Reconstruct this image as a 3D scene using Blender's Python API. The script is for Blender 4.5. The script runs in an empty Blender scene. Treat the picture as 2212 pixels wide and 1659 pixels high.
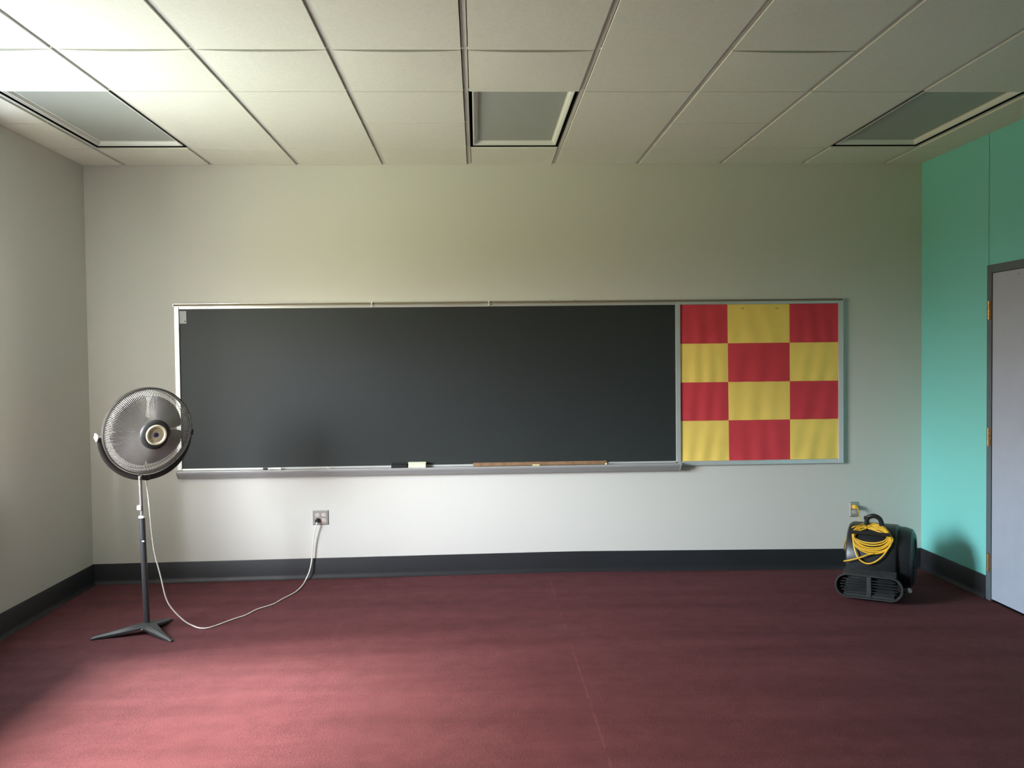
import bpy, bmesh, math, random
from mathutils import Vector, Matrix
random.seed(7)
PI = math.pi
SC = bpy.context.scene
COL = SC.collection

# ------------------------------------------------------------------ camera
FPX, CX, CY, CZ = 1865.5, 2.7771, -6.2842, 1.5836
YAW, PITCH, ROLL = 0.0397, -0.0284, -0.0116
_f = Vector((math.sin(YAW)*math.cos(PITCH), math.cos(YAW)*math.cos(PITCH), math.sin(PITCH)))
_r = Vector((math.cos(YAW), -math.sin(YAW), 0)); _u = _r.cross(_f)
_R = math.cos(ROLL)*_r + math.sin(ROLL)*_u
_U = -math.sin(ROLL)*_r + math.cos(ROLL)*_u
CAMP = Vector((CX, CY, CZ))
cd = bpy.data.cameras.new('camera'); cam = bpy.data.objects.new('camera', cd); COL.objects.link(cam)
cd.sensor_fit = 'HORIZONTAL'; cd.sensor_width = 36.0; cd.lens = FPX*36.0/2212
cd.clip_start = 0.05; cd.clip_end = 200
M3 = Matrix((_R, _U, -_f)).transposed()
cam.matrix_world = Matrix.Translation(CAMP) @ M3.to_4x4()
SC.camera = cam

def ray(px, py):
    return _R*((px-1106)/FPX) - _U*((py-829.5)/FPX) + _f
def at(px, py, axis, val):
    d = ray(px, py); t = (val-CAMP[axis])/d[axis]
    return CAMP + d*t

# ------------------------------------------------------------------ world: overcast sky over trees and pale paving
SKY = 100.0
W = bpy.data.worlds.new('daylight'); SC.world = W; W.use_nodes = True
nt = W.node_tree; nt.nodes.clear()
def pos(z): return (z+1)/2
def sky_ramp(stops, src):
    cr = nt.nodes.new('ShaderNodeValToRGB'); el = cr.color_ramp.elements
    while len(el) > 1: el.remove(el[-1])
    el[0].position = pos(stops[0][0]); el[0].color = (*stops[0][1], 1)
    for z, c in stops[1:]:
        e = el.new(pos(z)); e.color = (*c, 1)
    nt.links.new(src, cr.inputs[0]); return cr.outputs[0]
# (sine of elevation, colour): SKY_A towards the camera's side of the window view, SKY_B towards the far side
SKY_A = [(-1.0, (0.15, 0.165, 0.175)), (-0.8, (0.14, 0.155, 0.165)), (-0.45, (0.19, 0.215, 0.17)), (-0.2, (0.11, 0.108, 0.026)), (-0.025, (0.058, 0.046, 0.012)), (0.1, (0.5629, 0.5482, 0.5199)), (0.225, (0.8271, 0.9535, 1.0728)), (0.45, (0.5131, 0.4709, 0.5054)), (0.8, (0.0342, 0.108, 0.1272)), (1.0, (0.0342, 0.108, 0.1272))]
SKY_B = [(-1.0, (0.0952, 0.1134, 0.1389)), (-0.8, (0.0952, 0.1134, 0.1389)), (-0.45, (0.1366, 0.1444, 0.1089)), (-0.2, (0.006, 0.0085, 0.0045)), (-0.025, (0.006, 0.0085, 0.004)), (0.1, (0.2492, 0.2558, 0.2272)), (0.225, (0.1916, 0.3723, 0.455)), (0.45, (0.7912, 0.5888, 0.5338)), (0.8, (0.0, 0.0, 0.0)), (1.0, (0.0, 0.0, 0.0))]
tc = nt.nodes.new('ShaderNodeTexCoord'); sx = nt.nodes.new('ShaderNodeSeparateXYZ')
mr = nt.nodes.new('ShaderNodeMapRange'); mr.inputs[1].default_value = -1; mr.inputs[2].default_value = 1
nt.links.new(tc.outputs['Generated'], sx.inputs[0]); nt.links.new(sx.outputs[2], mr.inputs[0])
my = nt.nodes.new('ShaderNodeMapRange'); my.inputs[1].default_value = -.60; my.inputs[2].default_value = .15
nt.links.new(sx.outputs[1], my.inputs[0])
mx = nt.nodes.new('ShaderNodeMix'); mx.data_type = 'RGBA'
nt.links.new(my.outputs[0], mx.inputs[0])
nt.links.new(sky_ramp(SKY_A, mr.outputs[0]), mx.inputs[6]); nt.links.new(sky_ramp(SKY_B, mr.outputs[0]), mx.inputs[7])
bg = nt.nodes.new('ShaderNodeBackground'); wo = nt.nodes.new('ShaderNodeOutputWorld')
bg.inputs[1].default_value = SKY
nt.links.new(mx.outputs[2], bg.inputs[0]); nt.links.new(bg.outputs[0], wo.inputs[0])

# bright veiled sun, high outside the window
sd = bpy.data.lights.new('veiled_sun', 'SUN'); sd.energy = 16.0; sd.angle = math.radians(17); sd.color = (1, .97, .93)
so = bpy.data.objects.new('veiled_sun', sd); COL.objects.link(so)
so.rotation_euler = Vector((math.cos(math.radians(44)), .0, -math.sin(math.radians(44)))).to_track_quat('-Z', 'Y').to_euler()
# ------------------------------------------------------------------ exposure
SC.view_settings.view_transform = 'Standard'; SC.view_settings.look = 'None'
SC.view_settings.exposure = 0.06; SC.view_settings.gamma = 1.0; SC.view_settings.use_curve_mapping = False
SC.cycles.max_bounces = 10; SC.cycles.diffuse_bounces = 6; SC.cycles.use_denoising = True
SC.cycles.sample_clamp_indirect = 8.0

# room measures
RW, RH, Y1 = 6.07, 3.0023, -8.2
WY0, WY1, WZ0, WZ1 = -1.25, -3.3, 0.80, 2.45        # window opening in the left wall
WT = 0.18
ld = bpy.data.lights.new('window_portal', 'AREA'); ld.shape = 'RECTANGLE'
ld.size = WZ1-WZ0; ld.size_y = WY0-WY1; ld.cycles.is_portal = True
lo = bpy.data.objects.new('window_portal', ld); COL.objects.link(lo)
lo.location = (-WT+.02, (WY0+WY1)/2, (WZ0+WZ1)/2); lo.rotation_euler = (0, -PI/2, 0)

# ------------------------------------------------------------------ materials
def mat(name, col, rough=.6, metal=0, spec=.5, bump=None, vary=None, sheen=0):
    m = bpy.data.materials.new(name); m.use_nodes = True
    n = m.node_tree; b = n.nodes['Principled BSDF']
    b.inputs['Base Color'].default_value = (*col, 1); b.inputs['Roughness'].default_value = rough
    b.inputs['Metallic'].default_value = metal; b.inputs['Specular IOR Level'].default_value = spec
    if sheen: b.inputs['Sheen Weight'].default_value = sheen; b.inputs['Sheen Roughness'].default_value = .6
    co = n.nodes.new('ShaderNodeTexCoord')
    if vary:
        sc_, amt = vary
        no = n.nodes.new('ShaderNodeTexNoise'); no.inputs['Scale'].default_value = sc_; no.inputs['Detail'].default_value = 5
        n.links.new(co.outputs['Object'], no.inputs['Vector'])
        r = n.nodes.new('ShaderNodeMapRange'); r.inputs[1].default_value = .3; r.inputs[2].default_value = .7
        r.inputs[3].default_value = 1-amt; r.inputs[4].default_value = 1+amt
        n.links.new(no.outputs[0], r.inputs[0])
        v = n.nodes.new('ShaderNodeVectorMath'); v.operation = 'SCALE'; v.inputs[0].default_value = col
        n.links.new(r.outputs[0], v.inputs['Scale']); n.links.new(v.outputs[0], b.inputs['Base Color'])
    if bump:
        sc_, st = bump
        no = n.nodes.new('ShaderNodeTexNoise'); no.inputs['Scale'].default_value = sc_; no.inputs['Detail'].default_value = 4
        n.links.new(co.outputs['Object'], no.inputs['Vector'])
        bp = n.nodes.new('ShaderNodeBump'); bp.inputs['Strength'].default_value = st; bp.inputs['Distance'].default_value = .002
        n.links.new(no.outputs[0], bp.inputs['Height']); n.links.new(bp.outputs[0], b.inputs['Normal'])
    return m
M = {}
M['wall'] = mat('grey_wall_paint', (.66, .645, .60), .55, bump=(220, .12), spec=.25)
M['turq'] = mat('turquoise_wall_paint', (.215, .63, .59), .5, bump=(220, .12), spec=.25)
M['tile'] = mat('ceiling_tile', (.78, .765, .69), .9, bump=(160, .5), vary=(60, .03), spec=.1)
M['grid'] = mat('grid_metal', (.62, .61, .58), .5, spec=.3)
M['black'] = mat('black_gap', (.008, .008, .007), .8, spec=.1)
M['base'] = mat('black_vinyl_base', (.017, .018, .021), .5, spec=.4, vary=(3, .1))
M['white_enamel'] = mat('white_enamel', (.80, .80, .76), .35)
M['lens'] = mat('light_lens', (.38, .40, .38), .45, bump=(400, .25))
M['slate'] = mat('slate_board', (.027, .031, .031), .52, spec=.30, vary=(1.2, .06))
M['alu'] = mat('aluminium', (.78, .78, .77), .30, metal=.5)
M['alu_tray'] = mat('tray_aluminium', (.40, .40, .40), .5, metal=.15)
M['tan'] = mat('cork_strip', (.20, .165, .11), .85)
M['red'] = mat('red_paper', (.66, .062, .080), .8, vary=(4, .06), spec=.15)
M['yellow'] = mat('yellow_paper', (.97, .70, .165), .8, vary=(4, .05), spec=.15)
M['cork'] = mat('pin_board_cloth', (.45, .40, .30), .9)
M['door'] = mat('lavender_door_paint', (.40, .43, .52), .45, vary=(8, .03))
M['dframe'] = mat('slate_grey_frame_paint', (.105, .13, .15), .5)
M['brass'] = mat('brass', (.50, .31, .14), .35, metal=.8, vary=(60, .25))
M['steel'] = mat('stainless_steel', (.55, .52, .50), .35, metal=.8)
M['socket'] = mat('ivory_plastic', (.68, .64, .55), .45)
M['dark'] = mat('dark_slot', (.01, .01, .01), .8)
M['blackpl'] = mat('black_plastic', (.014, .015, .016), .42, spec=.45)
M['cordw'] = mat('white_cable', (.72, .68, .62), .5)
M['cordy'] = mat('yellow_cable', (.80, .46, .035), .42)
M['fanblack'] = mat('fan_black_metal', (.030, .032, .034), .4)
M['wire'] = mat('cage_wire', (.30, .285, .27), .40, metal=.3)
M['ring'] = mat('ring_enamel', (.034, .031, .028), .42, metal=.1)
M['blade'] = mat('fan_blade_grey', (.125, .12, .115), .8, spec=.1)
M['cream'] = mat('cream_plastic', (.66, .60, .44), .4)
M['blue'] = mat('navy_badge', (.03, .03, .09), .35)
M['whitepl'] = mat('white_plastic', (.80, .80, .78), .4)
M['tube'] = mat('inner_pole_grey', (.19, .175, .165), .35, metal=.4)
M['blow'] = mat('blower_black_plastic', (.016, .018, .020), .36, spec=.5, bump=(300, .1))
M['blowgrey'] = mat('scuffed_black_plastic', (.030, .032, .032), .5, vary=(30, .25))
M['blowbar'] = mat('glossy_black_bar', (.02, .02, .02), .2)
M['pegmetal'] = mat('dull_metal', (.22, .22, .21), .45, metal=.4)
M['felt'] = mat('cream_felt', (.68, .68, .52), .95)
M['wood'] = mat('brown_wood', (.24, .135, .070), .55, vary=(25, .25))
M['chalky'] = mat('yellow_chalk', (.80, .70, .36), .95)
M['chalkw'] = mat('white_chalk', (.80, .80, .76), .95)
M['paper'] = mat('pale_grey_label', (.42, .44, .45), .6)
M['chip'] = mat('bare_plaster', (.80, .79, .76), .9)

# carpet: maroon loop pile with vacuum bands, flecks and one pale seam
m = bpy.data.materials.new('maroon_carpet'); m.use_nodes = True; n = m.node_tree; b = n.nodes['Principled BSDF']
b.inputs['Roughness'].default_value = .95; b.inputs['Specular IOR Level'].default_value = .04
co = n.nodes.new('ShaderNodeTexCoord')
mp = n.nodes.new('ShaderNodeMapping'); mp.inputs['Scale'].default_value = (.35, 3.2, 1)
n.links.new(co.outputs['Object'], mp.inputs[0])
n1 = n.nodes.new('ShaderNodeTexNoise'); n1.inputs['Scale'].default_value = 1.6; n1.inputs['Detail'].default_value = 4
n.links.new(mp.outputs[0], n1.inputs['Vector'])
n2 = n.nodes.new('ShaderNodeTexNoise'); n2.inputs['Scale'].default_value = 190; n2.inputs['Detail'].default_value = 3
n3 = n.nodes.new('ShaderNodeTexNoise'); n3.inputs['Scale'].default_value = 9; n3.inputs['Detail'].default_value = 6
n.links.new(co.outputs['Object'], n2.inputs['Vector']); n.links.new(co.outputs['Object'], n3.inputs['Vector'])
def mrn(src, lo_, hi_, a=.3, c=.7):
    r = n.nodes.new('ShaderNodeMapRange'); r.inputs[1].default_value = a; r.inputs[2].default_value = c
    r.inputs[3].default_value = lo_; r.inputs[4].default_value = hi_; n.links.new(src, r.inputs[0]); return r.outputs[0]
def mth(op, a, c):
    q = n.nodes.new('ShaderNodeMath'); q.operation = op
    for i, v in enumerate((a, c)):
        if isinstance(v, (int, float)): q.inputs[i].default_value = v
        else: n.links.new(v, q.inputs[i])
    return q.outputs[0]
fac = mth('MULTIPLY', mth('MULTIPLY', mrn(n1.outputs[0], .86, 1.14), mrn(n2.outputs[0], .80, 1.20)), mrn(n3.outputs[0], .92, 1.08))
sp = n.nodes.new('ShaderNodeSeparateXYZ'); n.links.new(co.outputs['Object'], sp.inputs[0])
seam = mth('LESS_THAN', mth('ABSOLUTE', mth('SUBTRACT', sp.outputs[0], mth('ADD', 3.262, mth('MULTIPLY', n3.outputs[0], .012))), 0), .004)
seam = mth('MULTIPLY', seam, mrn(n3.outputs[0], 0, .35, .42, .6))
fac = mth('ADD', fac, seam)
v = n.nodes.new('ShaderNodeVectorMath'); v.operation = 'SCALE'; v.inputs[0].default_value = (.104, .040, .0435)
n.links.new(fac, v.inputs['Scale']); n.links.new(v.outputs[0], b.inputs['Base Color'])
bp = n.nodes.new('ShaderNodeBump'); bp.inputs['Strength'].default_value = .6; bp.inputs['Distance'].default_value = .004
n.links.new(n2.outputs[0], bp.inputs['Height']); n.links.new(bp.outputs[0], b.inputs['Normal'])
M['carpet'] = m

# ------------------------------------------------------------------ mesh helpers
def box(bm, x0, x1, y0, y1, z0, z1, T=None):
    vs = [Vector((x, y, z)) for z in (z0, z1) for y in (y0, y1) for x in (x0, x1)]
    if T is not None: vs = [T @ p for p in vs]
    v = [bm.verts.new(p) for p in vs]
    for f in ((0, 2, 3, 1), (4, 5, 7, 6), (0, 1, 5, 4), (2, 6, 7, 3), (0, 4, 6, 2), (1, 3, 7, 5)):
        bm.faces.new([v[i] for i in f])
def smooth_path(pts, sub=6):
    P = [Vector(p) for p in pts]
    if len(P) < 3: return P
    out = []
    for i in range(len(P)-1):
        p0 = P[max(i-1, 0)]; p1 = P[i]; p2 = P[i+1]; p3 = P[min(i+2, len(P)-1)]
        for k in range(sub):
            t = k/sub
            out.append(.5*((2*p1)+(-p0+p2)*t+(2*p0-5*p1+4*p2-p3)*t*t+(-p0+3*p1-3*p2+p3)*t**3))
    out.append(P[-1]); return out
def tube(bm, pts, r, seg=8, closed=False, flat=None, up=None):
    P = [Vector(p) for p in pts]; N = len(P); rings = []
    rr = r if isinstance(r, (list, tuple)) else [r]*N
    prev = None
    for i in range(N):
        if closed: t = P[(i+1) % N]-P[i-1]
        else: t = P[min(i+1, N-1)]-P[max(i-1, 0)]
        if t.length < 1e-9: t = Vector((0, 0, 1))
        t.normalize()
        if prev is None:
            a = up if up is not None else (Vector((0, 0, 1)) if abs(t.z) < .9 else Vector((1, 0, 0)))
            s = t.cross(a).normalized()
        else:
            s = prev - t*prev.dot(t)
            s = s.normalized() if s.length > 1e-6 else t.orthogonal().normalized()
        prev = s; q = s.cross(t)
        fl = flat or 1
        rings.append([bm.verts.new(P[i]+rr[i]*(math.cos(2*PI*k/seg)*s+fl*math.sin(2*PI*k/seg)*q)) for k in range(seg)])
    for i in range(N if closed else N-1):
        A, B = rings[i], rings[(i+1) % N]
        for k in range(seg):
            bm.faces.new((A[k], A[(k+1) % seg], B[(k+1) % seg], B[k]))
    if not closed:
        bm.faces.new(rings[0][::-1]); bm.faces.new(rings[-1])
def cyl(bm, p0, p1, r, seg=20, r2=None):
    tube(bm, [p0, p1], [r, r if r2 is None else r2], seg)
def lathe(bm, prof, T, seg=48, cap=True):
    """prof: (radius, height) pairs turned about local z."""
    rings = []
    for rad, h in prof:
        if rad < 1e-6: rings.append([bm.verts.new(T @ Vector((0, 0, h)))])
        else: rings.append([bm.verts.new(T @ Vector((rad*math.cos(2*PI*k/seg), rad*math.sin(2*PI*k/seg), h))) for k in range(seg)])
    for A, B in zip(rings, rings[1:]):
        for k in range(seg):
            k2 = (k+1) % seg
            if len(A) == 1 and len(B) == 1: continue
            if len(A) == 1: bm.faces.new((A[0], B[k2], B[k]))
            elif len(B) == 1: bm.faces.new((A[k], A[k2], B[0]))
            else: bm.faces.new((A[k], A[k2], B[k2], B[k]))
def prism(bm, poly, w0, w1, T):
    """poly in local (y,z), extruded along local x from w0 to w1."""
    A = [bm.verts.new(T @ Vector((w0, p[0], p[1]))) for p in poly]
    B = [bm.verts.new(T @ Vector((w1, p[0], p[1]))) for p in poly]
    n_ = len(poly)
    bm.faces.new(A[::-1]); bm.faces.new(B)
    for k in range(n_): bm.faces.new((A[k], A[(k+1) % n_], B[(k+1) % n_], B[k]))
def obj(name, bm, m, parent=None, smooth=False, bevel=0, seg=2):
    bmesh.ops.remove_doubles(bm, verts=bm.verts, dist=1e-6)
    bmesh.ops.recalc_face_normals(bm, faces=bm.faces)
    me = bpy.data.meshes.new(name); bm.to_mesh(me); bm.free()
    ms = m if isinstance(m, list) else [m]
    for q in ms: me.materials.append(q)
    o = bpy.data.objects.new(name, me); COL.objects.link(o)
    if parent is not None: o.parent = parent; o.matrix_parent_inverse = parent.matrix_world.inverted()
    if bevel:
        md = o.modifiers.new('bevel', 'BEVEL'); md.width = bevel; md.segments = seg; md.limit_method = 'ANGLE'; md.angle_limit = math.radians(40)
    if smooth:
        me.polygons.foreach_set('use_smooth', [True]*len(me.polygons))
        try: me.set_sharp_from_angle(angle=math.radians(38))
        except Exception: pass
    return o
def tag(o, label, cat, group=None):
    o['label'] = label; o['category'] = cat
    if group: o['group'] = group
    return o
def thing(name, loc, label, cat, group=None, rot=None):
    o = bpy.data.objects.new(name, None); COL.objects.link(o)
    o.empty_display_size = .05
    o.matrix_world = Matrix.Translation(loc) if rot is None else Matrix.Translation(loc) @ rot.to_4x4()
    return tag(o, label, cat, group)
def struct(name, bm, m, **k):
    o = obj(name, bm, m, **k); o['kind'] = 'structure'; return o
NB = bmesh.new
def fz(x):
    """height of the slightly crowned old floor"""
    return .023*x/3.45 if x < 3.45 else .023-.029*(x-3.45)/2.62

# ------------------------------------------------------------------ room shell
bm = NB(); nx, ny = 40, 20
G = [[bm.verts.new((RW*i/nx, Y1*(j/ny), fz(RW*i/nx))) for j in range(ny+1)] for i in range(nx+1)]
for i in range(nx):
    for j in range(ny): bm.faces.new((G[i][j], G[i][j+1], G[i+1][j+1], G[i+1][j]))
bt = bmesh.ops.extrude_face_region(bm, geom=bm.faces[:])
for vv in [e for e in bt['geom'] if isinstance(e, bmesh.types.BMVert)]: vv.co.z = -.15
struct('floor', bm, M['carpet'])

bm = NB(); box(bm, 0, RW, 0, .15, -.1, 3.2)
wall_back = struct('wall_back', bm, M['wall'])
bm = NB()
for px, py, w, h in ((478, 654, .03, .006), (508, 654, .026, .006), (670, 653, .014, .012), (690, 653, .05, .005)):
    p = at(px, py, 1, 0); box(bm, p.x-w/2, p.x+w/2, -.0012, .001, p.z-h/2, p.z+h/2)
o = obj('paint_chip', bm, M['chip'], wall_back)
bm = NB()
box(bm, -WT, 0, WY0, 0, -.1, 3.2); box(bm, -WT, 0, Y1, WY1, -.1, 3.2)
box(bm, -WT, 0, WY1, WY0, -.1, WZ0); box(bm, -WT, 0, WY1, WY0, WZ1, 3.2)
struct('wall_left', bm, M['wall'])
bm = NB(); box(bm, 0, RW, Y1-.15, Y1, -.1, 3.2); struct('wall_front', bm, mat('dark_unseen_wall', (.16, .13, .10), .6))  # unseen wall behind the camera, coloured dark to cut bounced light
DY0, DY1, DZ = -.84, -1.86, 2.152       # door frame outer edges
bm = NB()
box(bm, RW, RW+.15, DY0-.004, 0, -.1, 3.2); box(bm, RW, RW+.15, Y1, DY1+.004, -.1, 3.2)
box(bm, RW, RW+.15, DY1, DY0, DZ-.004, 3.2)
struct('wall_right', bm, M['turq'])
# window in the left wall (beyond the frame of the photograph, it lights the room)
bm = NB()
for yy in (WY0-.03, WY1+.03, (WY0*2+WY1)/3, (WY0+2*WY1)/3): box(bm, -WT+.03, -WT+.08, yy-.025, yy+.025, WZ0, WZ1)
for zz in (WZ0+.03, WZ1-.03): box(bm, -WT+.03, -WT+.08, WY1, WY0, zz-.025, zz+.025)
win = struct('window_1', bm, M['white_enamel'])
bm = NB(); box(bm, -WT+.08, .03, WY1, WY0, WZ0-.03, WZ0+.004)
obj('window_sill', bm, M['white_enamel'], win)

# unseen white drape at the window's far end, added to brighten the left wall
mb = mat('added_curtain_fabric', (.82, .81, .78), .9, spec=.1)
_n = mb.node_tree; _b = _n.nodes['Principled BSDF']; _t = _n.nodes.new('ShaderNodeBsdfTranslucent'); _t.inputs[0].default_value = (.85, .84, .80, 1)
_m = _n.nodes.new('ShaderNodeMixShader'); _m.inputs[0].default_value = .5
_n.links.new(_b.outputs[0], _m.inputs[1]); _n.links.new(_t.outputs[0], _m.inputs[2]); _n.links.new(_m.outputs[0], _n.nodes['Material Output'].inputs[0])
bm = NB(); NP = 90; fr = []
for k in range(NP+1):
    t = k/NP; y = -1.23-.46*t; x = (-y-1.16)*.54*.72-.014+.014*math.sin(2*PI*t*8)*min(1, t*5)
    fr.append((max(x, .006), y))
for (xa, ya), (xb, yb) in zip(fr, fr[1:]):
    q = [bm.verts.new(p) for p in ((xa, ya, WZ0-.12), (xb, yb, WZ0-.12), (xb, yb, WZ1+.09), (xa, ya, WZ1+.09))]; bm.faces.new(q)
obj('added_curtain', bm, mb, win, smooth=True)
bm = NB(); tube(bm, [(.03, -1.24, WZ1+.11), (.24, -1.72, WZ1+.11), (.24, WY1-.1, WZ1+.11)], .012, 12)
for y in (WY1-.05,): box(bm, -.002, .24, y-.008, y+.008, WZ1+.10, WZ1+.12)
obj('added_curtain_rod', bm, M['white_enamel'], win)

# baseboards
def baseboard(name, x0, y0, x1, y1, inx, iny):
    bm = NB(); T_, H_ = .012, .148; N_ = 24; pr = []
    for i in range(N_+1):
        t = i/N_; x = x0+(x1-x0)*t; y = y0+(y1-y0)*t; z = fz(x)
        prof = [(0, H_), (T_*.5, H_), (T_*.7, H_-.006), (T_*.7, .035), (T_*1.1, .012), (T_*1.9, .002), (T_*1.9, -.01), (0, -.01)]
        pr.append([bm.verts.new((x+inx*a, y+iny*a, z+h-.0)) for a, h in prof])
    for A, B in zip(pr, pr[1:]):
        for k in range(len(A)): bm.faces.new((A[k], A[(k+1) % len(A)], B[(k+1) % len(A)], B[k]))
    bm.faces.new(pr[0][::-1]); bm.faces.new(pr[-1])
    return struct(name, bm, M['base'], smooth=True)
baseboard('baseboard_back', 0, 0, RW, 0, 0, -1)
baseboard('baseboard_left', 0, 0, 0, Y1, 1, 0)
baseboard('baseboard_right', RW, 0, RW, DY0+.001, -1, 0)

# ------------------------------------------------------------------ suspended ceiling: tegular tiles hanging 7 mm below a tee grid
S = .6096; GX, GY = .2971, .4781; DROP = .009; TW = .012; TG = .0165
bm = NB()
xs = [0]+[GX+i*S for i in range(10)]+[RW]
def tiles_for(col):
    """(y far, y near, joint kind) list per column; rows start at the back wall"""
    ed = [0, -GY]; k = 0
    while ed[-1] > Y1+.05: ed.append(max(-(GY+(len(ed)-1)*S), Y1))
    return ed
NOSPLIT1 = {2, 3, 6, 8, 9, 10}      # columns whose first 4 ft panel shows no middle joint
NOSPLIT2 = {6, 8, 9, 10}             # columns whose second panel shows none
LCOL = {1, 5, 9}                    # columns that hold a light fixture
rnd = random.Random(3)
def tile(x0, x1, y0, y1, sag=0):
    # upper flange and lower dropped face with a small chamfer; dropped face is a grid so that it can sag
    N1, N2 = 8, 2
    z = RH-DROP; za = RH+.012
    xa, xb, ya, yb = x0+TG, x1-TG, y0-.0045, y1+.0045
    V_ = []
    for i in range(N1+1):
        row = []
        for j in range(N2+1):
            u = i/N1; w = j/N2
            s = -sag*4*u*(1-u)*(1-w)    # near edge droops
            row.append(bm.verts.new((xa+(xb-xa)*u, yb+(ya-yb)*w, z+s)))
        V_.append(row)
    for i in range(N1):
        for j in range(N2): bm.faces.new((V_[i][j], V_[i+1][j], V_[i+1][j+1], V_[i][j+1]))
    per = [V_[i][0] for i in range(N1+1)]+[V_[N1][j] for j in range(1, N2+1)]+[V_[i][N2] for i in range(N1-1, -1, -1)]+[V_[0][j] for j in range(N2-1, 0, -1)]
    up = [bm.verts.new((q.co.x, q.co.y, za)) for q in per]
    for k in range(len(per)): bm.faces.new((per[k], up[k], up[(k+1) % len(per)], per[(k+1) % len(per)]))
    bm.faces.new(up)
for c in range(len(xs)-1):
    x0, x1 = xs[c], xs[c+1]
    ed = tiles_for(c); k = 0
    while k < len(ed)-1:
        y0 = ed[k]; k2 = k+1
        if c in LCOL and k == 1: k = 3; continue
        if k == 1 and c in NOSPLIT1 and c not in LCOL: k2 = 3
        elif k == 3 and c in NOSPLIT2: k2 = min(5, len(ed)-1)
        xa = x0 + (0 if c else -TG+.001); xb = x1 if c < len(xs)-2 else x1+TG-.001
        sag = 0
        if k == 2 or k == 3: sag = 0
        if k == 4 and c not in NOSPLIT2: sag = .0
        if k == 3 and c not in NOSPLIT2: sag = .008
        tile(xa, xb, y0, ed[k2], sag)
        k = k2
ceil_tiles_bm = bm
bmc = NB(); box(bmc, 0, RW, Y1, 0, RH+.16, RH+.2)
ceiling = struct('ceiling', bmc, M['tile'])
obj('ceiling_tile', ceil_tiles_bm, M['tile'], ceiling)
bm = NB()
for i in range(10): box(bm, GX+i*S-TW, GX+i*S+TW, Y1, 0, RH, RH+.004)
def cross_tee(x0, x1, y): box(bm, x0+TW, x1-TW, y-TW, y+TW, RH+.0005, RH+.0045)
for c in range(len(xs)-1):
    ed = tiles_for(c)
    for k in range(1, len(ed)-1):
        if k == 2 and c in LCOL: continue
        cross_tee(xs[c]-(TW if c == 0 else 0), xs[c+1]+(TW if c == len(xs)-2 else 0), ed[k])
obj('ceiling_grid', bm, M['grid'], ceiling)
bm = NB()
box(bm, 0, RW, -.02, -.0, RH-.002, RH+.001); box(bm, 0, .02, Y1, -.02, RH-.002, RH+.001); box(bm, RW-.02, RW, Y1, -.02, RH-.002, RH+.001)
struct('trim_1', bm, M['grid'])

# ------------------------------------------------------------------ light fixtures
def troffer(i, label):
    x0 = GX+i*S+TW; x1 = GX+(i+1)*S-TW; y1 = -GY-TW; y0 = -(GY+2*S)+TW
    cx, cy = (x0+x1)/2, (y0+y1)/2
    t = thing('ceiling_light', (cx, cy, RH), label, 'light', 'unlit lay-in ceiling lights')
    bm = NB(); za = RH+.11
    # black housing pan, open below
    for a in ((x0, x0+.003, y0, y1), (x1-.003, x1, y0, y1), (x0, x1, y0, y0+.003), (x0, x1, y1-.003, y1)): box(bm, *a, RH-.002, za)
    box(bm, x0, x1, y0, y1, za, za+.004)
    obj('housing', bm, M['black'], t)
    g = .019; a0, a1, b0, b1 = x0+g, x1-g, y0+.012, y1-.028
    # white door frame: thin lip then sloped inner flank up to the lens
    bm = NB(); zl = RH+.001
    def ringv(d, z): return [bm.verts.new(p) for p in ((a0+d, b0+d, z), (a1-d, b0+d, z), (a1-d, b1-d, z), (a0+d, b1-d, z))]
    L_ = [ringv(.0, zl+.012), ringv(.0, zl), ringv(.008, zl), ringv(.010, zl+.004), ringv(.016, zl+.006), ringv(.024, zl+.022), ringv(.030, zl+.024), ringv(.030, zl+.03), ringv(0, zl+.03)]
    for A, B in zip(L_, L_[1:]):
        for k in range(4): bm.faces.new((A[k], A[(k+1) % 4], B[(k+1) % 4], B[k]))
    obj('door_frame', bm, M['white_enamel'], t)
    bm = NB(); box(bm, a0+.026, a1-.026, b0+.026, b1-.026, zl+.025, zl+.029)
    obj('lens', bm, M['lens'], t)
    return t
troffer(0, 'unlit lay-in ceiling light nearest the bare grey side wall')
troffer(4, 'unlit lay-in ceiling light in the middle, above the chalkboard')
troffer(8, 'unlit lay-in ceiling light nearest the turquoise wall')

# ------------------------------------------------------------------ door in the turquoise wall
bm = NB(); xo, xi = RW-.012, RW+.11
fw = .052
zb = fz(RW)
box(bm, xo, xi, DY0-fw, DY0, zb, DZ); box(bm, xo, xi, DY1, DY1+fw, zb, DZ); box(bm, xo, xi, DY1+fw, DY0-fw, DZ-fw, DZ)
door = struct('door_1', bm, M['dframe'], bevel=.002)
bm = NB(); box(bm, RW-.008, RW+.036, DY1+fw+.003, DY0-fw-.004, zb+.014, DZ-fw-.003)
leaf = obj('door_leaf', bm, M['door'], door, bevel=.0015)
bm = NB(); p = at(2201, 591, 0, RW-.008); cyl(bm, (RW-.0095, p.y, p.z), (RW-.002, p.y, p.z), .004, 10)
obj('screw_hole', bm, M['tan'], leaf)
bm = NB(); cyl(bm, (RW-.05, DY1+fw+.07, .98), (RW-.008, DY1+fw+.07, .98), .012); 
lathe(bm, [(0, 0), (.02, 0), (.028, .01), (.028, .025), (.015, .035), (0, .036)], Matrix.Translation((RW-.045, DY1+fw+.07, .98)) @ Matrix.Rotation(-PI/2, 4, 'Y'), 20)
obj('door_knob', bm, M['brass'], leaf, smooth=True)
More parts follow.
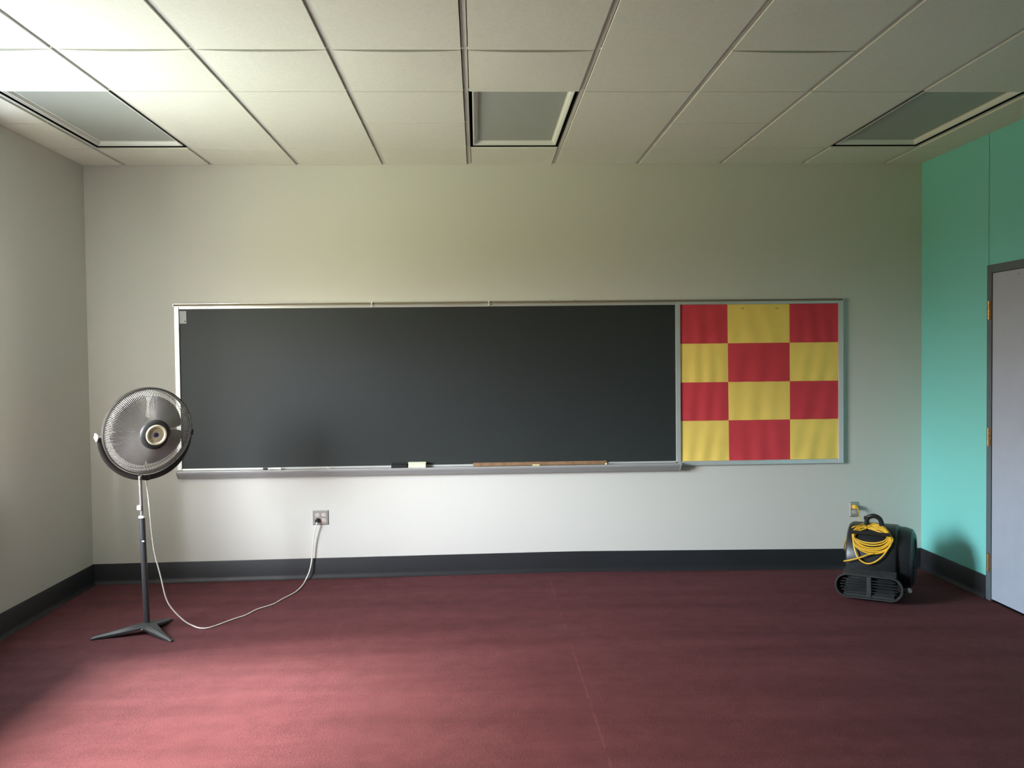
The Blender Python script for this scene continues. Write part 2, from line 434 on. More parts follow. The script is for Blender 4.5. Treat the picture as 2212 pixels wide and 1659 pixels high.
for zc in (1.863, 1.049, .240):
    bm = NB(); yk = DY0-fw+.016; xk = RW-.020
    for a, c_ in ((-.057, -.037), (-.034, -.0125), (-.010, .0125), (.0150, .034), (.037, .057)):
        cyl(bm, (xk, yk, zc+a), (xk, yk, zc+c_), .0085, 14)
    cyl(bm, (xk, yk, zc-.06), (xk, yk, zc+.06), .0045, 10)
    box(bm, RW-.0145, RW-.0115, yk-.014, yk+.026, zc-.057, zc+.057)
    obj('hinge', bm, M['brass'], door, smooth=True)
bm = NB(); box(bm, RW-.005, RW+.11, DY1+fw, DY0-fw, zb-.03, zb+.004)
obj('threshold', bm, M['black'], door)
# corridor side closing panel behind the leaf
bm = NB(); box(bm, RW+.11, RW+.15, DY1, DY0, -.1, DZ); struct('wall_corridor', bm, M['black'])

# ------------------------------------------------------------------ chalkboard
cb = thing('chalkboard', (2.44, 0, 1.4), 'long dark slate chalkboard in an aluminium frame on the grey wall', 'chalkboard')
BX0, BX1, BZ0, BZ1 = .652, 4.224, .826, 1.969
bm = NB(); box(bm, BX0-.01, BX1+.0005, -.012, -.001, BZ0-.01, BZ1+.01); obj('slate_panel', bm, M['slate'], cb)
bm = NB(); box(bm, .619, BX0, -.024, -.001, BZ0-.012, BZ1+.0172)
box(bm, BX0, BX1, -.020, -.001, BZ1, BZ1+.0172)
box(bm, BX0, BX1, -.020, -.001, BZ0-.014, BZ0); obj('board_frame', bm, M['alu'], cb, bevel=.002)
# tray, with end caps
bm = NB(); T0 = Matrix.Identity(4)
prism(bm, [(-.001, .812), (-.062, .806), (-.064, .812), (-.078, .812), (-.081, .806), (-.076, .795), (-.040, .759), (-.030, .757), (-.028, .765), (-.001, .79)], .632, 4.246, T0)
tr = obj('chalk_tray', bm, M['alu_tray'], cb)
for xa, xb in ((.626, .634), (4.244, 4.252)):
    bm = NB(); prism(bm, [(-.001, .816), (-.079, .816), (-.084, .806), (-.078, .793), (-.041, .756), (-.001, .756)], xa, xb, T0)
    obj('end_cap', bm, M['alu_tray'], tr, bevel=.001)
bm = NB(); box(bm, .634, 4.244, -.0815, -.064, .8118, .8135); obj('tray_lip', bm, M['alu'], tr)
# map rail along the top of chalkboard and pin board
bm = NB(); RZ = BZ1+.018
box(bm, .612, 5.474, -.026, -.001, RZ, RZ+.003); box(bm, .612, 5.474, -.026, -.001, RZ+.017, RZ+.0205)
box(bm, .612, .616, -.026, -.001, RZ, RZ+.02); box(bm, 5.470, 5.474, -.026, -.001, RZ, RZ+.02)
mrail = tag(obj('map_rail', bm, M['alu'], None), 'thin aluminium map rail with cork strip above the chalkboard and pin board', 'map rail')
bm = NB(); box(bm, .616, 5.47, -.021, -.001, RZ+.003, RZ+.017); obj('cork_strip', bm, M['tan'], mrail)
for px in (803, 1056):
    p = at(px, 657, 1, -.03); bm = NB()
    box(bm, p.x-.006, p.x+.006, -.034, -.026, RZ+.010, RZ+.024); box(bm, p.x-.006, p.x+.006, -.034, -.024, RZ-.012, RZ-.001)
    box(bm, p.x-.002, p.x+.002, -.030, -.026, RZ-.002, RZ+.012)
    obj('map_hook', bm, M['whitepl'], mrail, bevel=.001)
for px in (1191, 1240):
    p = at(px, 654, 1, -.03); bm = NB()
    tube(bm, smooth_path([(p.x, -.022, RZ+.022), (p.x, -.034, RZ+.020), (p.x, -.036, RZ+.010), (p.x+.002, -.030, RZ+.006)], 4), .0028, 8)
    obj('map_hook', bm, M['brass'], mrail)

# pin board
pb = thing('pin_board', (4.86, 0, 1.4), 'aluminium framed pin board at the end of the chalkboard', 'pin board')
bm = NB(); box(bm, 4.262, 5.44, -.010, -.001, .815, 1.975); obj('backing', bm, M['cork'], pb)
bm = NB(); box(bm, 4.226, 4.260, -.022, -.001, .8175, BZ1+.017); box(bm, 5.436, 5.472, -.024, -.001, .79, BZ1+.017)
box(bm, 4.254, 5.436, -.022, -.001, .790, .822); box(bm, 4.260, 5.436, -.022, -.001, BZ1+.001, BZ1+.017)
obj('frame', bm, M['alu'], pb, bevel=.002)
xe = [(4.262, 4.262), (4.612, 4.620), (5.073, 5.076), (5.434, 5.435)]
ze = [1.968, 1.684, 1.400, 1.118, .823]
rown = ['top', 'second', 'third', 'bottom']; coln = ['beside the chalkboard', 'in the middle column', 'at the outer frame side']
for r_ in range(4):
    for c_ in range(3):
        red = (r_+c_) % 2 == 0
        bm = NB(); N1, N2 = 18, 14; off = -.0115-.0006*((r_*3+c_) % 3)
        grid = []
        ph = rnd.uniform(0, 6); fr = rnd.uniform(2.2, 3.4); sl = rnd.uniform(-1.2, 1.2)
        for i in range(N1+1):
            row = []
            for j in range(N2+1):
                u, w = i/N1, j/N2
                zt, zb_ = ze[r_], ze[r_+1]
                tt = (1.968-(zt+(zb_-zt)*w))/(1.968-.823)
                xa = xe[c_][0]+(xe[c_][1]-xe[c_][0])*tt; xb = xe[c_+1][0]+(xe[c_+1][1]-xe[c_+1][0])*tt
                d = (.5+.5*math.sin(ph+fr*2*PI*u+sl*w*3))*.0065*(.25+.75*w)*math.sin(PI*u)**.5
                row.append((xa+(xb-xa)*u, off-d, zt+(zb_-zt)*w))
            grid.append(row)
        F_ = [[bm.verts.new(q) for q in row] for row in grid]
        B_ = [[bm.verts.new((q[0], q[1]+.0005, q[2])) for q in row] for row in grid]
        for i in range(N1):
            for j in range(N2):
                bm.faces.new((F_[i][j], F_[i+1][j], F_[i+1][j+1], F_[i][j+1])); bm.faces.new((B_[i][j], B_[i][j+1], B_[i+1][j+1], B_[i+1][j]))
        for i in range(N1):
            for j in (0, N2): bm.faces.new((F_[i][j], B_[i][j], B_[i+1][j], F_[i+1][j]))
        for j in range(N2):
            for i in (0, N1): bm.faces.new((F_[i][j], F_[i][j+1], B_[i][j+1], B_[i][j]))
        sh = obj('paper_sheet', bm, M['red' if red else 'yellow'], None, smooth=True)
        colour = 'red' if red else 'yellow'
        tag(sh, f'{colour} paper sheet on the pin board, {rown[r_]} row {coln[c_]}', 'paper', f'{colour} paper sheets on the pin board')
        if r_ == 0 and c_ == 1:
            for px in (1604, 1678):
                p = at(px, 666, 1, -.018); bm = NB()
                box(bm, p.x-.010, p.x+.010, -.0185, -.0165, p.z-.0022, p.z+.0022)
                obj('staple', bm, M['tan'], sh)

# label on the slate
p0 = at(386, 672, 1, -.0135); p1 = at(402.5, 699, 1, -.0135)
lb = thing('label_card', ((p0.x+p1.x)/2, -.0125, (p0.z+p1.z)/2), 'small pale grey card stuck in the upper corner of the chalkboard', 'card')
bm = NB(); box(bm, .6535, p1.x, -.0135, -.0122, p1.z, p0.z); obj('card', bm, M['paper'], lb)
bm = NB(); cyl(bm, (p1.x-.009, -.0150, p1.z+.016), (p1.x-.009, -.0130, p1.z+.016), .004, 12); obj('pin', bm, M['dark'], lb)

# things on the tray (tray top near z .812)
TZ = .8125
def on_tray(px, y=-.045): return at(px, 1006, 1, y).x
xa, xb = on_tray(569), on_tray(608)
mk = thing('marker', ((xa+xb)/2, -.05, TZ), 'white marker with a dark cap lying on the chalk tray', 'marker')
L_ = xb-xa
bm = NB(); zz = TZ+.0085
lathe(bm, [(0, 0), (.0085, .001), (.0085, .010), (.0065, .014), (.0065, L_-.050), (.0085, L_-.046), (.0085, L_-.034), (0, L_-.034)], Matrix.Translation((xb, -.05, zz)) @ Matrix.Rotation(-PI/2, 4, 'Y'), 20)
obj('barrel', bm, M['whitepl'], mk, smooth=True)
bm = NB(); cyl(bm, (xa, -.05, zz), (xa+.034, -.05, zz), .0078, 18); obj('cap', bm, M['blackpl'], mk, smooth=True)

def eraser(px0, px1, m_base, m_back, label, h=.034, y=-.0505):
    x0, x1 = on_tray(px0, y), on_tray(px1, y)
    t = thing('chalk_eraser', ((x0+x1)/2, y, TZ), label, 'eraser')
    bm = NB(); box(bm, x0+.002, x1-.002, y-.024, y+.024, TZ+.001, TZ+h*.72); obj('felt', bm, m_base, t, bevel=.003)
    bm = NB(); box(bm, x0, x1, y-.022, y+.022, TZ+h*.72, TZ+h); obj('back', bm, m_back, t, bevel=.004)
    return t
eraser(845, 880.5, M['blackpl'], M['blackpl'], 'black chalkboard eraser next to the cream one')
eraser(882, 921, M['felt'], M['felt'], 'cream felt chalkboard eraser on the chalk tray', .040)
# wooden yardstick standing on its long edge against the slate
xa = at(1022, 1000, 1, -.03).x; xb = at(1311, 997, 1, -.03).x
bm = NB(); T = Matrix.Translation((0, -.034, TZ)) @ Matrix.Rotation(-.45, 4, 'X')
box(bm, xa, xb, -.003, .003, 0, .026, T)
ys = tag(obj('wooden_yardstick', bm, M['wood'], None, bevel=.001), 'long brown wooden yardstick leaning along the chalk tray', 'yardstick')
def chalk(px, y, ln, ang, m, label, r=.005):
    x = on_tray(px, y); d = Vector((math.cos(ang), math.sin(ang), 0))*ln/2; c_ = Vector((x, y, TZ+r+.0008))
    bm = NB(); cyl(bm, c_-d, c_+d, r, 12, r*.9)
    return tag(obj('chalk_stick', bm, m, None, smooth=True), label, 'chalk')
chalk(1158, -.062, .050, .02, M['chalky'], 'yellow chalk stick lying in front of the wooden yardstick')
chalk(1311, -.055, .030, .9, M['chalky'], 'short yellow chalk stub at the far end of the yardstick', .006)
chalk(708, -.055, .022, .1, M['chalkw'], 'tiny white chalk stub between the marker and the black eraser', .0045)

# ------------------------------------------------------------------ wall outlets
def receptacle(bm, bmd, x, z, r=.0165):
    T = Matrix.Translation((x, -.0058, z)) @ Matrix.Rotation(PI/2, 4, 'X') @ Matrix.Diagonal((1, .84, 1, 1))
    lathe(bm, [(0, -.002), (r, -.002), (r, .0018), (r-.001, .0026), (0, .0026)], T, 24)
    for dx in (-.0062, .0062): box(bmd, x+dx-.0013, x+dx+.0013, -.0090, -.0078, z-.001, z+.0075)
    cyl(bmd, (x, -.0090, z-.0075), (x, -.0078, z-.0075), .0025, 10)
def outlet(x0, x1, z0, z1, cols, label, skip):
    t = thing('wall_outlet', ((x0+x1)/2, 0, (z0+z1)/2), label, 'outlet')
    bm = NB(); b0 = .006
    A = [bm.verts.new(q) for q in ((x0, -.0005, z0), (x1, -.0005, z0), (x1, -.0005, z1), (x0, -.0005, z1))]
    B = [bm.verts.new(q) for q in ((x0, -.002, z0), (x1, -.002, z0), (x1, -.002, z1), (x0, -.002, z1))]
    C_ = [bm.verts.new(q) for q in ((x0+b0, -.0062, z0+b0), (x1-b0, -.0062, z0+b0), (x1-b0, -.0062, z1-b0), (x0+b0, -.0062, z1-b0))]
    for P_, Q_ in ((A, B), (B, C_)):
        for k in range(4): bm.faces.new((P_[k], P_[(k+1) % 4], Q_[(k+1) % 4], Q_[k]))
    bm.faces.new(C_); bm.faces.new(A[::-1])
    pl = obj('cover_plate', bm, M['steel'], t)
    for x in cols:
        for k, dz in enumerate((.0195, -.0195)):
            bm = NB(); bd = NB(); receptacle(bm, bd, x, (z0+z1)/2+dz)
            s_ = obj('socket', bm, M['socket'], t, smooth=True); obj('slot', bd, M['dark'], s_)
        bm = NB(); cyl(bm, (x, -.0075, (z0+z1)/2), (x, -.0058, (z0+z1)/2), .0028, 10); obj('screw', bm, M['steel'], t)
    return t
q0 = at(675.5, 1102, 1, 0); q1 = at(710.5, 1133.5, 1, 0)
xm = (q0.x+q1.x)/2
outlet(q0.x, q1.x, q1.z, q0.z, (xm-.023, xm+.023), 'square steel four-socket wall outlet under the chalkboard', None)
OUT1 = (xm-.023, (q0.z+q1.z)/2-.0195)
q0 = at(1835, 1084, 1, 0); q1 = at(1853.5, 1116, 1, 0)
xm2 = (q0.x+q1.x)/2
outlet(q0.x, q1.x, q1.z, q0.z, (xm2,), 'narrow two-socket wall outlet above the black blower', None)
OUT2 = (xm2, (q0.z+q1.z)/2+.0195)

# ------------------------------------------------------------------ pedestal fan
FB = Vector((.824, -1.186, fz(.82)))
fan = thing('pedestal_fan', FB, 'pedestal fan with round wire cage on a black three-legged base', 'fan')
# base: three tapered legs running into a low hub
bm = NB()
tips = [(199, .300), (319, .272), (78, .262)]
lathe(bm, [(0, .066), (.020, .066), (.030, .060), (.050, .050), (.058, .038), (.050, .030), (0, .030)], Matrix.Translation(FB), 36)
hub = obj('base_hub', bm, M['fanblack'], fan, smooth=True)
for a, L_ in tips:
    a = math.radians(a); d = Vector((math.cos(a), math.sin(a), 0)); s = Vector((-d.y, d.x, 0)); bm = NB(); rg = []
    for k in range(11):
        t = k/10; rr_ = .018+(L_-.018)*t
        w = .037*(1-t)**1.3+.011; top = .062-.048*t**1.1; bot = max(.0015, .040*(1-t)**1.6*(1-.2*t)) if t < .95 else .0008
        if t > .98: top = .009
        c_ = FB+d*rr_
        rg.append([bm.verts.new(c_+s*u*w+Vector((0, 0, z))) for u, z in ((-1, bot), (-1, bot+(top-bot)*.55), (-.42, top), (.42, top), (1, bot+(top-bot)*.55), (1, bot))])
    for A, B in zip(rg, rg[1:]):
        for k in range(6): bm.faces.new((A[k], A[(k+1) % 6], B[(k+1) % 6], B[k]))
    bm.faces.new(rg[0][::-1]); bm.faces.new(rg[-1])
    obj('leg', bm, M['fanblack'], fan, bevel=.002)
# poles, leaning a touch
def pole_at(z): return Vector((.8255-.0165*(z/.70), -1.186, z+FB.z))
bm = NB(); cyl(bm, pole_at(.055), pole_at(.684), .0172, 28); obj('outer_pole', bm, M['fanblack'], fan, smooth=True)
bm = NB(); cyl(bm, pole_at(.680), pole_at(.692), .0192, 28, .0165); obj('pole_collar', bm, M['whitepl'], fan, smooth=True)
bm = NB(); cyl(bm, pole_at(.60), pole_at(.925), .0095, 24); obj('inner_pole', bm, M['tube'], fan, smooth=True)
bm = NB(); c_ = pole_at(.741)+Vector((-.006, -.014, 0)); box(bm, c_.x-.013, c_.x+.011, c_.y-.008, c_.y+.014, c_.z-.013, c_.z+.014)
obj('clamp_knob', bm, M['whitepl'], fan, bevel=.004)
bm = NB(); c_ = pole_at(.545); box(bm, c_.x+.001, c_.x+.013, c_.y-.0185, c_.y-.012, c_.z-.004, c_.z+.004); obj('pole_label', bm, M['whitepl'], fan, bevel=.001)
# head
AZ, EL = .73, -.153
SH = .045/5.5
C0 = Vector((.84, -1.135, 1.188)); C0 = C0+(CAMP-C0)*SH; RR = .257*(1-SH)
nn = Vector((math.cos(EL)*math.sin(AZ), -math.cos(EL)*math.cos(AZ), math.sin(EL)))
aa = Vector((math.cos(AZ), math.sin(AZ), 0)); bb = aa.cross(nn)*-1
if bb.z < 0: bb = -bb
HT = Matrix.Translation(C0) @ Matrix((aa, bb, nn)).transposed().to_4x4()
def circ(r, h, seg=72): return [HT @ Vector((r*math.cos(2*PI*k/seg), r*math.sin(2*PI*k/seg), h)) for k in range(seg)]
# outer band
bm = NB(); R_ = RR
lathe(bm, [(R_-.013, .004), (R_-.007, .009), (R_+.001, .005), (R_+.001, -.026), (R_-.003, -.030), (R_-.013, -.026), (R_-.013, .004)], HT, 96)
obj('cage_ring', bm, M['ring'], fan, smooth=True)
# front cage
def cage(profile, N_, rad, twist=0, side=1):
    bm = NB()
    for k in range(N_):
        pts = []
        for i, (r, h) in enumerate(profile):
            th = 2*PI*k/N_+twist*i
            pts.append(HT @ Vector((r*math.cos(th), r*math.sin(th), h*side)))
        tube(bm, pts, rad, 5)
    return bm
pf = [(R_-.006, .0), (.247, .020), (.236, .040), (.221, .054), (.196, .064), (.160, .076), (.120, .090), (.082, .100)]
bm = cage(pf, 160, .00125, .004)
fc = obj('front_cage', bm, M['wire'], fan)
pr_ = [(R_-.006, -.024), (.249, -.040), (.232, -.062), (.205, -.078), (.16, -.090), (.11, -.096), (.075, -.098)]
bm = cage(pr_, 100, .0012, 0)
rc = obj('rear_cage', bm, mat('rear_cage_wire', (.13, .12, .115), .4, metal=.2), fan)
bm = NB()
for r, h in ((.19, -.084), (.235, -.060)): tube(bm, circ(r, h), .0016, 6, closed=True)
obj('support_ring', bm, M['ring'], rc)
# blades
for k in range(4):
    bm = NB(); N1, N2 = 8, 8; th0 = 2*PI*k/4+PI/4; g = []
    for i in range(N1+1):
        r = .045+(.208-.045)*i/N1; wd = .64+.40*math.sin(PI*min(1, (i/N1)*.62+.12)); row = []
        for j in range(N2+1):
            u = j/N2-.5; th = th0+u*wd*1.5; h = -.022+u*.030+.006*(1-4*u*u)
            row.append(HT @ Vector((r*math.cos(th), r*math.sin(th), h)))
        g.append(row)
    F_ = [[bm.verts.new(q) for q in row] for row in g]; B_ = [[bm.verts.new(q-nn*.002) for q in row] for row in g]
    for i in range(N1):
        for j in range(N2):
            bm.faces.new((F_[i][j], F_[i+1][j], F_[i+1][j+1], F_[i][j+1])); bm.faces.new((B_[i][j], B_[i][j+1], B_[i+1][j+1], B_[i+1][j]))
    for i in range(N1):
        for j in (0, N2): bm.faces.new((F_[i][j], B_[i][j], B_[i+1][j], F_[i+1][j]))
    for j in range(N2):
        for i in (0, N1): bm.faces.new((F_[i][j], F_[i][j+1], B_[i][j+1], B_[i][j]))
    obj('blade', bm, M['blade'], fan, smooth=True)
bm = NB(); lathe(bm, [(0, .030), (.030, .030), (.046, .020), (.048, -.030), (0, -.030)], HT, 32); obj('blade_hub', bm, M['fanblack'], fan, smooth=True)
bm = NB(); lathe(bm, [(0, -.034), (.055, -.034), (.068, -.05), (.070, -.13), (.055, -.155), (0, -.16)], HT, 40); obj('motor_housing', bm, M['fanblack'], fan, smooth=True)
# front badge: dark ring, cream finned dish, navy centre
bm = NB(); lathe(bm, [(.050, .096), (.060, .108), (.072, .112), (.082, .108), (.088, .098), (.082, .094), (.050, .096)], HT, 64)
obj('badge_surround', bm, M['fanblack'], fan, smooth=True)
bm = NB(); lathe(bm, [(.0585, .108), (.060, .116), (.056, .121), (.048, .120), (.043, .113), (.020, .108), (.019, .113), (.0, .113), (0, .104), (.0585, .104)], HT, 64)
for k in range(44):
    th = 2*PI*k/44; T = HT @ Matrix.Rotation(th, 4, 'Z'); box(bm, .021, .0435, -.0009, .0009, .107, .1155, T)
bdg = obj('badge_dish', bm, M['cream'], fan, smooth=True)
bm = NB(); lathe(bm, [(0, .1155), (.012, .1155), (.0145, .1135), (.0145, .112), (0, .112)], HT, 32)
obj('badge_centre', bm, M['blue'], bdg, smooth=True)
# yoke
YC = C0-nn*.055; YR = RR+.008; bm = NB(); pts = []
YC = Vector((YC.x+.004, YC.y, YC.z-.030))
for k in range(41):
    th = PI+PI*k/40
    pts.append(YC+aa*YR*math.cos(th)+Vector((0, 0, 1))*(YR-.008)*math.sin(th))
tube(bm, pts, .0155, 10, flat=.30, up=nn)
obj('yoke', bm, M['ring'], fan, smooth=True)
bm = NB(); low = pts[20]; cyl(bm, low+Vector((0, 0, -.016)), low+Vector((0, 0, .012)), .017, 20)
tp = pole_at(.925); tube(bm, [tp-Vector((0, 0, .02)), tp, low+Vector((0, 0, -.008))], .0115, 14)
obj('yoke_bracket', bm, M['ring'], fan, smooth=True)
for s_, cm in ((-1, 'whitepl'), (1, 'blackpl')):
    bm = NB(); e = YC+aa*(YR*s_)
    cyl(bm, e-aa*s_*.022, e+aa*s_*.010, .007, 14); 
    T = Matrix.Translation(e+aa*s_*.004) @ Matrix((nn, bb, aa*s_)).transposed().to_4x4()
    lathe(bm, [(0, .0), (.013, .0), (.017, .005), (.015, .014), (.009, .020), (0, .021)], T, 8)
    box(bm, -.006, .006, -.024, .024, .006, .015, T @ Matrix.Rotation(.5, 4, 'Z'))
    obj('tilt_knob', bm, M[cm], fan, smooth=True, bevel=.001)
# white fan cable to the outlet: head, free hang, floor, up the wall
def P3(px, py, y): return at(px, py, 1, y)
def PF(px, py, r=.004):
    p = at(px, py, 2, r); return at(px, py, 2, r+fz(p.x))
cpts = [C0-nn*.14+Vector((0, 0, -.03)), P3(309, 990, -1.09), P3(313, 1020, -1.12), P3(316, 1042, -1.15), P3(321, 1080, -1.16), P3(325.5, 1130, -1.155), P3(333, 1190, -1.15), P3(347, 1245, -1.13),
        P3(358, 1290, -1.12), P3(372, 1315, -1.11), P3(398, 1341, -1.10), PF(420, 1353), PF(436, 1357), PF(458, 1354), PF(505, 1337), PF(530, 1329), PF(556, 1316), PF(590, 1305), PF(610, 1294), PF(638, 1279), PF(652, 1266, .006)]
cpts += [P3(660, 1253, -.062), P3(669, 1232, -.045), P3(674, 1205, -.030), P3(676, 1178, -.030), P3(679, 1152, -.038), Vector((OUT1[0]-.001, -.042, OUT1[1]-.022)), Vector((OUT1[0], -.034, OUT1[1]-.008))]
bm = NB(); tube(bm, smooth_path(cpts, 7), .0052, 8, flat=.7)
fcord = obj('power_cord', bm, M['cordw'], fan, smooth=True)
bm = NB()
lathe(bm, [(0, 0), (.0165, 0), (.0175, .004), (.0165, .018), (.011, .028), (0, .030)], Matrix.Translation((OUT1[0], -.009, OUT1[1])) @ Matrix.Rotation(PI/2, 4, 'X'), 24)
obj('plug', bm, M['blackpl'], fcord, smooth=True)

# ------------------------------------------------------------------ carpet blower
TH = math.radians(32)
F0 = at(1876, 1303, 2, 0); F0.z = fz(F0.x)
nb = Vector((-math.sin(TH), -math.cos(TH), 0)); db = Vector((math.cos(TH), -math.sin(TH), 0))
BT = Matrix.Translation(F0) @ Matrix((db, -nb, Vector((0, 0, 1)))).transposed().to_4x4()    # local x right, y back, z up
bl = thing('carpet_blower', F0, 'black plastic carpet blower standing by the turquoise wall corner', 'blower', rot=Matrix((db, -nb, Vector((0, 0, 1)))).transposed())
HWB = .152
prof = [(.045, .030), (.050, .165), (.085, .186), (.078, .225), (.080, .270), (.094, .320), (.122, .370), (.160, .415), (.205, .445), (.260, .456), (.33, .458), (.395, .446), (.455, .412), (.50, .355), (.525, .285), (.525, .20), (.50, .12), (.455, .055), (.40, .026), (.20, .022)]
def rounded_prism(bm, poly, hw, T, c=.022):
    # outline pulled in a little at the two flanks so that the edges are round
    cx_ = sum(p[0] for p in poly)/len(poly); cz_ = sum(p[1] for p in poly)/len(poly)
    rings = []
    for x, k in ((-hw, 1), (-hw+c*.3, .35), (-hw+c, 0), (hw-c, 0), (hw-c*.3, .35), (hw, 1)):
        ring = []
        for p in poly:
            v_ = Vector((p[0]-cx_, p[1]-cz_)); v_ = v_*(1-k*c*.8/max(v_.length, .01))
            ring.append(bm.verts.new(T @ Vector((x, cx_+v_.x, cz_+v_.y))))
        rings.append(ring)
    for A, B in zip(rings, rings[1:]):
        for k in range(len(A)): bm.faces.new((A[k], A[(k+1) % len(A)], B[(k+1) % len(A)], B[k]))
    bm.faces.new(rings[0][::-1]); bm.faces.new(rings[-1])
bm = NB(); rounded_prism(bm, prof, HWB, BT); obj('housing', bm, M['blow'], bl, smooth=True)
# side intakes
for s_ in (-1, 1):
    T = BT @ Matrix.Translation((s_*(HWB-.003), .315, .245)) @ Matrix.Rotation(s_*PI/2, 4, 'Y')
    dd_ = 2.0 if s_ > 0 else .25
    bm = NB(); lathe(bm, [(.202, 0), (.200, .020*dd_), (.188, .040*dd_), (.160, .048*dd_), (.132, .047*dd_), (.126, .030*dd_), (.118, .012*dd_), (0, .010*dd_)], T, 56)
    sv = obj('intake_shroud', bm, M['blow'], bl, smooth=True)
    bm = NB()
    for r in (.03, .055, .08, .105, .13):
        tube(bm, [T @ Vector((r*math.cos(2*PI*k/40), r*math.sin(2*PI*k/40), .046*dd_)) for k in range(40)], .0022, 6, closed=True)
    for k in range(6):
        a = k*PI/6; tube(bm, [T @ Vector((.134*math.cos(a), .134*math.sin(a), .0445*dd_)), T @ Vector((-.134*math.cos(a), -.134*math.sin(a), .0445*dd_))], .002, 6)
    obj('intake_guard', bm, M['blowgrey'], sv)
# nozzle: stadium mouth
def stadium(hw, hh, k=14):
    pts = []
    for i in range(k+1):
        a = -PI/2+PI*i/k; pts.append((hw-hh+hh*math.cos(a), hh*math.sin(a)))
    for i in range(k+1):
        a = PI/2+PI*i/k; pts.append((-(hw-hh)+hh*math.cos(a), hh*math.sin(a)))
    return pts
NHW, NHH, NZ = .205, .078, .096
bm = NB(); rings = []
for y, g in ((.075, -.012), (.040, -.004), (.004, 0), (0, -.003), (0, -.009), (.006, -.012), (.075, -.018)):
    rings.append([bm.verts.new(BT @ Vector((x, y, NZ+z))) for x, z in stadium(NHW+g, NHH+g)])
for A, B in zip(rings, rings[1:]):
    for k in range(len(A)): bm.faces.new((A[k], A[(k+1) % len(A)], B[(k+1) % len(A)], B[k]))
bm.faces.new(rings[-1])
noz = obj('nozzle', bm, M['blowgrey'], bl, smooth=True)
bm = NB()
for zz_ in (-.048, -.030, -.012, .006, .024, .042):
    w = NHW-.020-(NHH-math.sqrt(max(0, (NHH-.012)**2-zz_**2)))
    box(bm, -w, w, .010, .030, NZ+zz_-.0022, NZ+zz_+.0022, BT)
obj('grille_slat', bm, M['dark'], noz)
bm = NB(); box(bm, -.012, .016, .006, .034, NZ-.066, NZ+.065, BT); obj('divider', bm, M['blowgrey'], noz, bevel=.003)
bm = NB(); prism(bm, [(.008, NZ-.063), (.070, NZ-.063), (.070, NZ-.012), (.050, NZ-.015)], -.150, .150, BT); obj('mouth_ramp', bm, M['blowgrey'], noz)
bm = NB(); prism(bm, [(.030, NZ+NHH-.010), (.030, NZ+NHH-.002), (.082, .192), (.092, .192), (.092, .150)], -.158, .158, BT); obj('ledge', bm, M['blowgrey'], bl, bevel=.003)
# rear kick stand peg, feet
bm = NB(); cyl(bm, BT @ Vector((NHW-.012, .075, .062)), BT @ Vector((NHW+.034, .045, .098)), .0165, 16); obj('stand_peg', bm, M['pegmetal'], bl, smooth=True, bevel=.002)
for x, y in ((-.12, .10), (.12, .10), (-.12, .42), (.12, .42)):
    bm = NB(); cyl(bm, BT @ Vector((x, y, fz(F0.x+x)-F0.z+.001)), BT @ Vector((x, y, .034)), .018, 16); obj('rubber_foot', bm, M['blackpl'], bl, smooth=True)
# top handle
hx = .0
bm = NB(); tube(bm, [BT @ q for q in smooth_path([Vector((hx-.040, .235, .440)), Vector((hx-.040, .230, .482)), Vector((hx-.030, .228, .508)), Vector((hx+.004, .228, .520)), Vector((hx+.034, .232, .508)), Vector((hx+.048, .240, .480)), Vector((hx+.052, .245, .440))], 6)], .0135, 12, flat=1.2)
box(bm, hx-.056, hx-.030, .212, .246, .494, .514, BT)
obj('carry_handle', bm, M['blow'], bl, smooth=True)
# cord wrap bar on the upper front
def face_y(z):
    pr = [(p[1], p[0]) for p in prof[2:10]]
    if z <= pr[0][0]: return pr[0][1]
    for (z0, y0), (z1, y1) in zip(pr, pr[1:]):
        if z0 <= z <= z1: return y0+(y1-y0)*(z-z0)/(z1-z0)
    return pr[-1][1]
def BP(px, py, out):
    """point of the blower's front at the given pixel of the cord, lying `out` metres off the curved face"""
    y = .12
    d = ray(px, py); inv = BT.inverted(); o_ = inv @ CAMP; dd = inv.to_3x3() @ d
    for _ in range(12):
        t = (y-o_.y)/dd.y; z = o_.z+dd.z*t; y = y*.4+.6*(face_y(z)-out)
    t = (y-o_.y)/dd.y
    return BT @ (o_+dd*t)
b0 = BP(1840, 1149, .058); b1 = BP(1923, 1156, .058)
bm = NB(); cyl(bm, b0, b1, .0115, 16)
for q in (b0.lerp(b1, .06), b0.lerp(b1, .94)): cyl(bm, q, q-nb*.075, .008, 12)
obj('cord_bar', bm, M['blowbar'], bl, smooth=True)
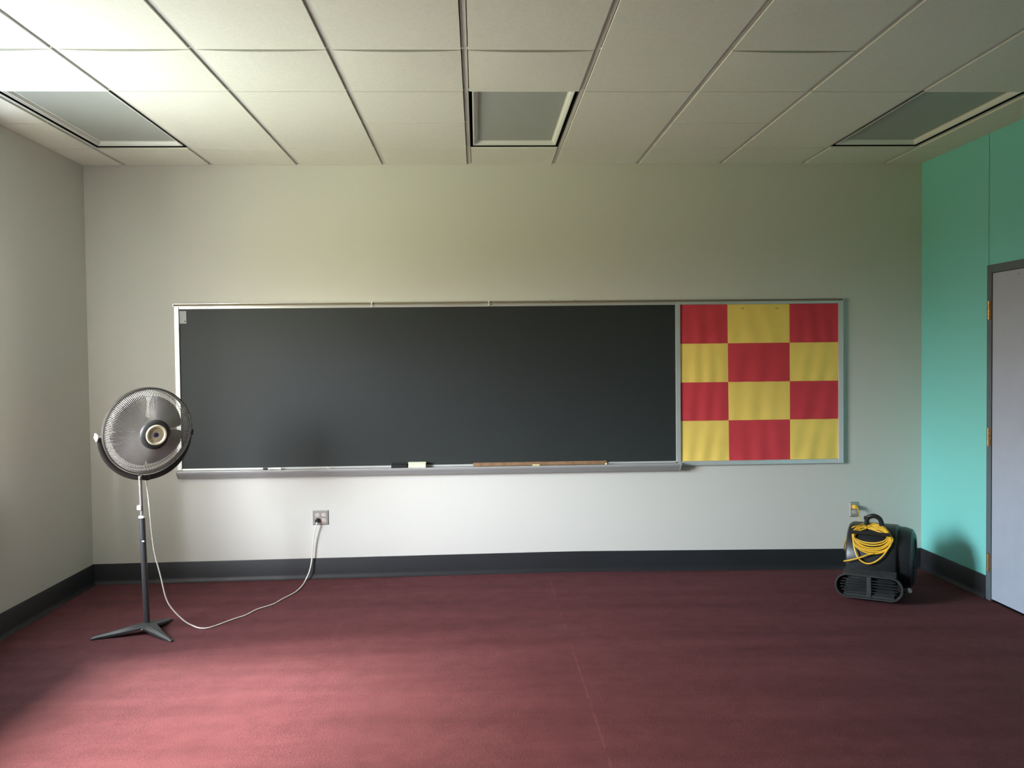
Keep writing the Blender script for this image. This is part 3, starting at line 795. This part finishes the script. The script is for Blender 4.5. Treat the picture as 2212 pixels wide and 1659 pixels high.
# yellow cable: one line, plug to the wrapped coil to the loose tail
rc_ = .0052
loops = []
def loop(l, r, top, bot, tilt=0, o=.016):
    """one turn through pixel extremes: left, right, top, bottom"""
    cxp, cyp = (l+r)/2, (top+bot)/2; out = []
    for k in range(16):
        a = -PI*.5+2*PI*k/16
        x = cxp+(r-l)/2*math.cos(a); yv = cyp+(bot-top)/2*math.sin(a)+tilt*math.cos(a)
        out.append(BP(x, yv, o+.004*math.sin(a*2+l)))
    return out
path = []
for i, (l, r, tp_, bt_) in enumerate([(1842, 1917, 1139, 1173), (1843, 1920, 1136, 1178), (1844, 1922, 1134, 1184), (1842, 1924, 1131, 1188), (1845, 1926, 1141, 1192), (1843, 1925, 1138, 1196)]):
    path += loop(l, r, tp_, bt_, 3, .014+.0035*(i % 3))
path += [BP(1925, 1160, .02), BP(1921, 1180, .022), BP(1905, 1203, .024), BP(1885, 1216, .024), BP(1868, 1216, .024), BP(1853, 1204, .024), BP(1845, 1180, .024), BP(1843, 1160, .026)]
bm = NB(); tube(bm, smooth_path(path, 4), rc_, 8)
cordy = obj('power_cord', bm, M['cordy'], bl, smooth=True)
bm = NB(); tube(bm, smooth_path([BP(1887, 1196, .026), BP(1875, 1198, .030), BP(1862, 1203, .032), BP(1845, 1208, .034), BP(1831, 1211, .036), BP(1822, 1212, .040)], 5), rc_*.95, 8); obj('cord_tail', bm, M['cordy'], cordy, smooth=True)
p_e = BP(1842, 1139, .012)
tl = [BP(1860, 1134, .012), p_e, P3(1833, 1152, -.52), P3(1826, 1170, -.44), P3(1823.5, 1182, -.34), P3(1826, 1187, -.22), P3(1838, 1160, -.12), P3(1852, 1140, -.06), P3(1857.5, 1128, -.045), P3(1856.5, 1112, -.045), P3(1853, 1099, -.045), Vector((OUT2[0]+.006, -.042, OUT2[1]-.001)), Vector((OUT2[0], -.034, OUT2[1]))]
bm = NB(); tube(bm, smooth_path(tl, 6), rc_*.8, 8); obj('cord_lead', bm, M['cordy'], cordy, smooth=True)
bm = NB()
lathe(bm, [(0, 0), (.0165, 0), (.0175, .004), (.0160, .020), (.010, .034), (0, .036)], Matrix.Translation((OUT2[0], -.009, OUT2[1])) @ Matrix.Rotation(PI/2, 4, 'X'), 24)
obj('plug', bm, M['cordy'], cordy, smooth=True)
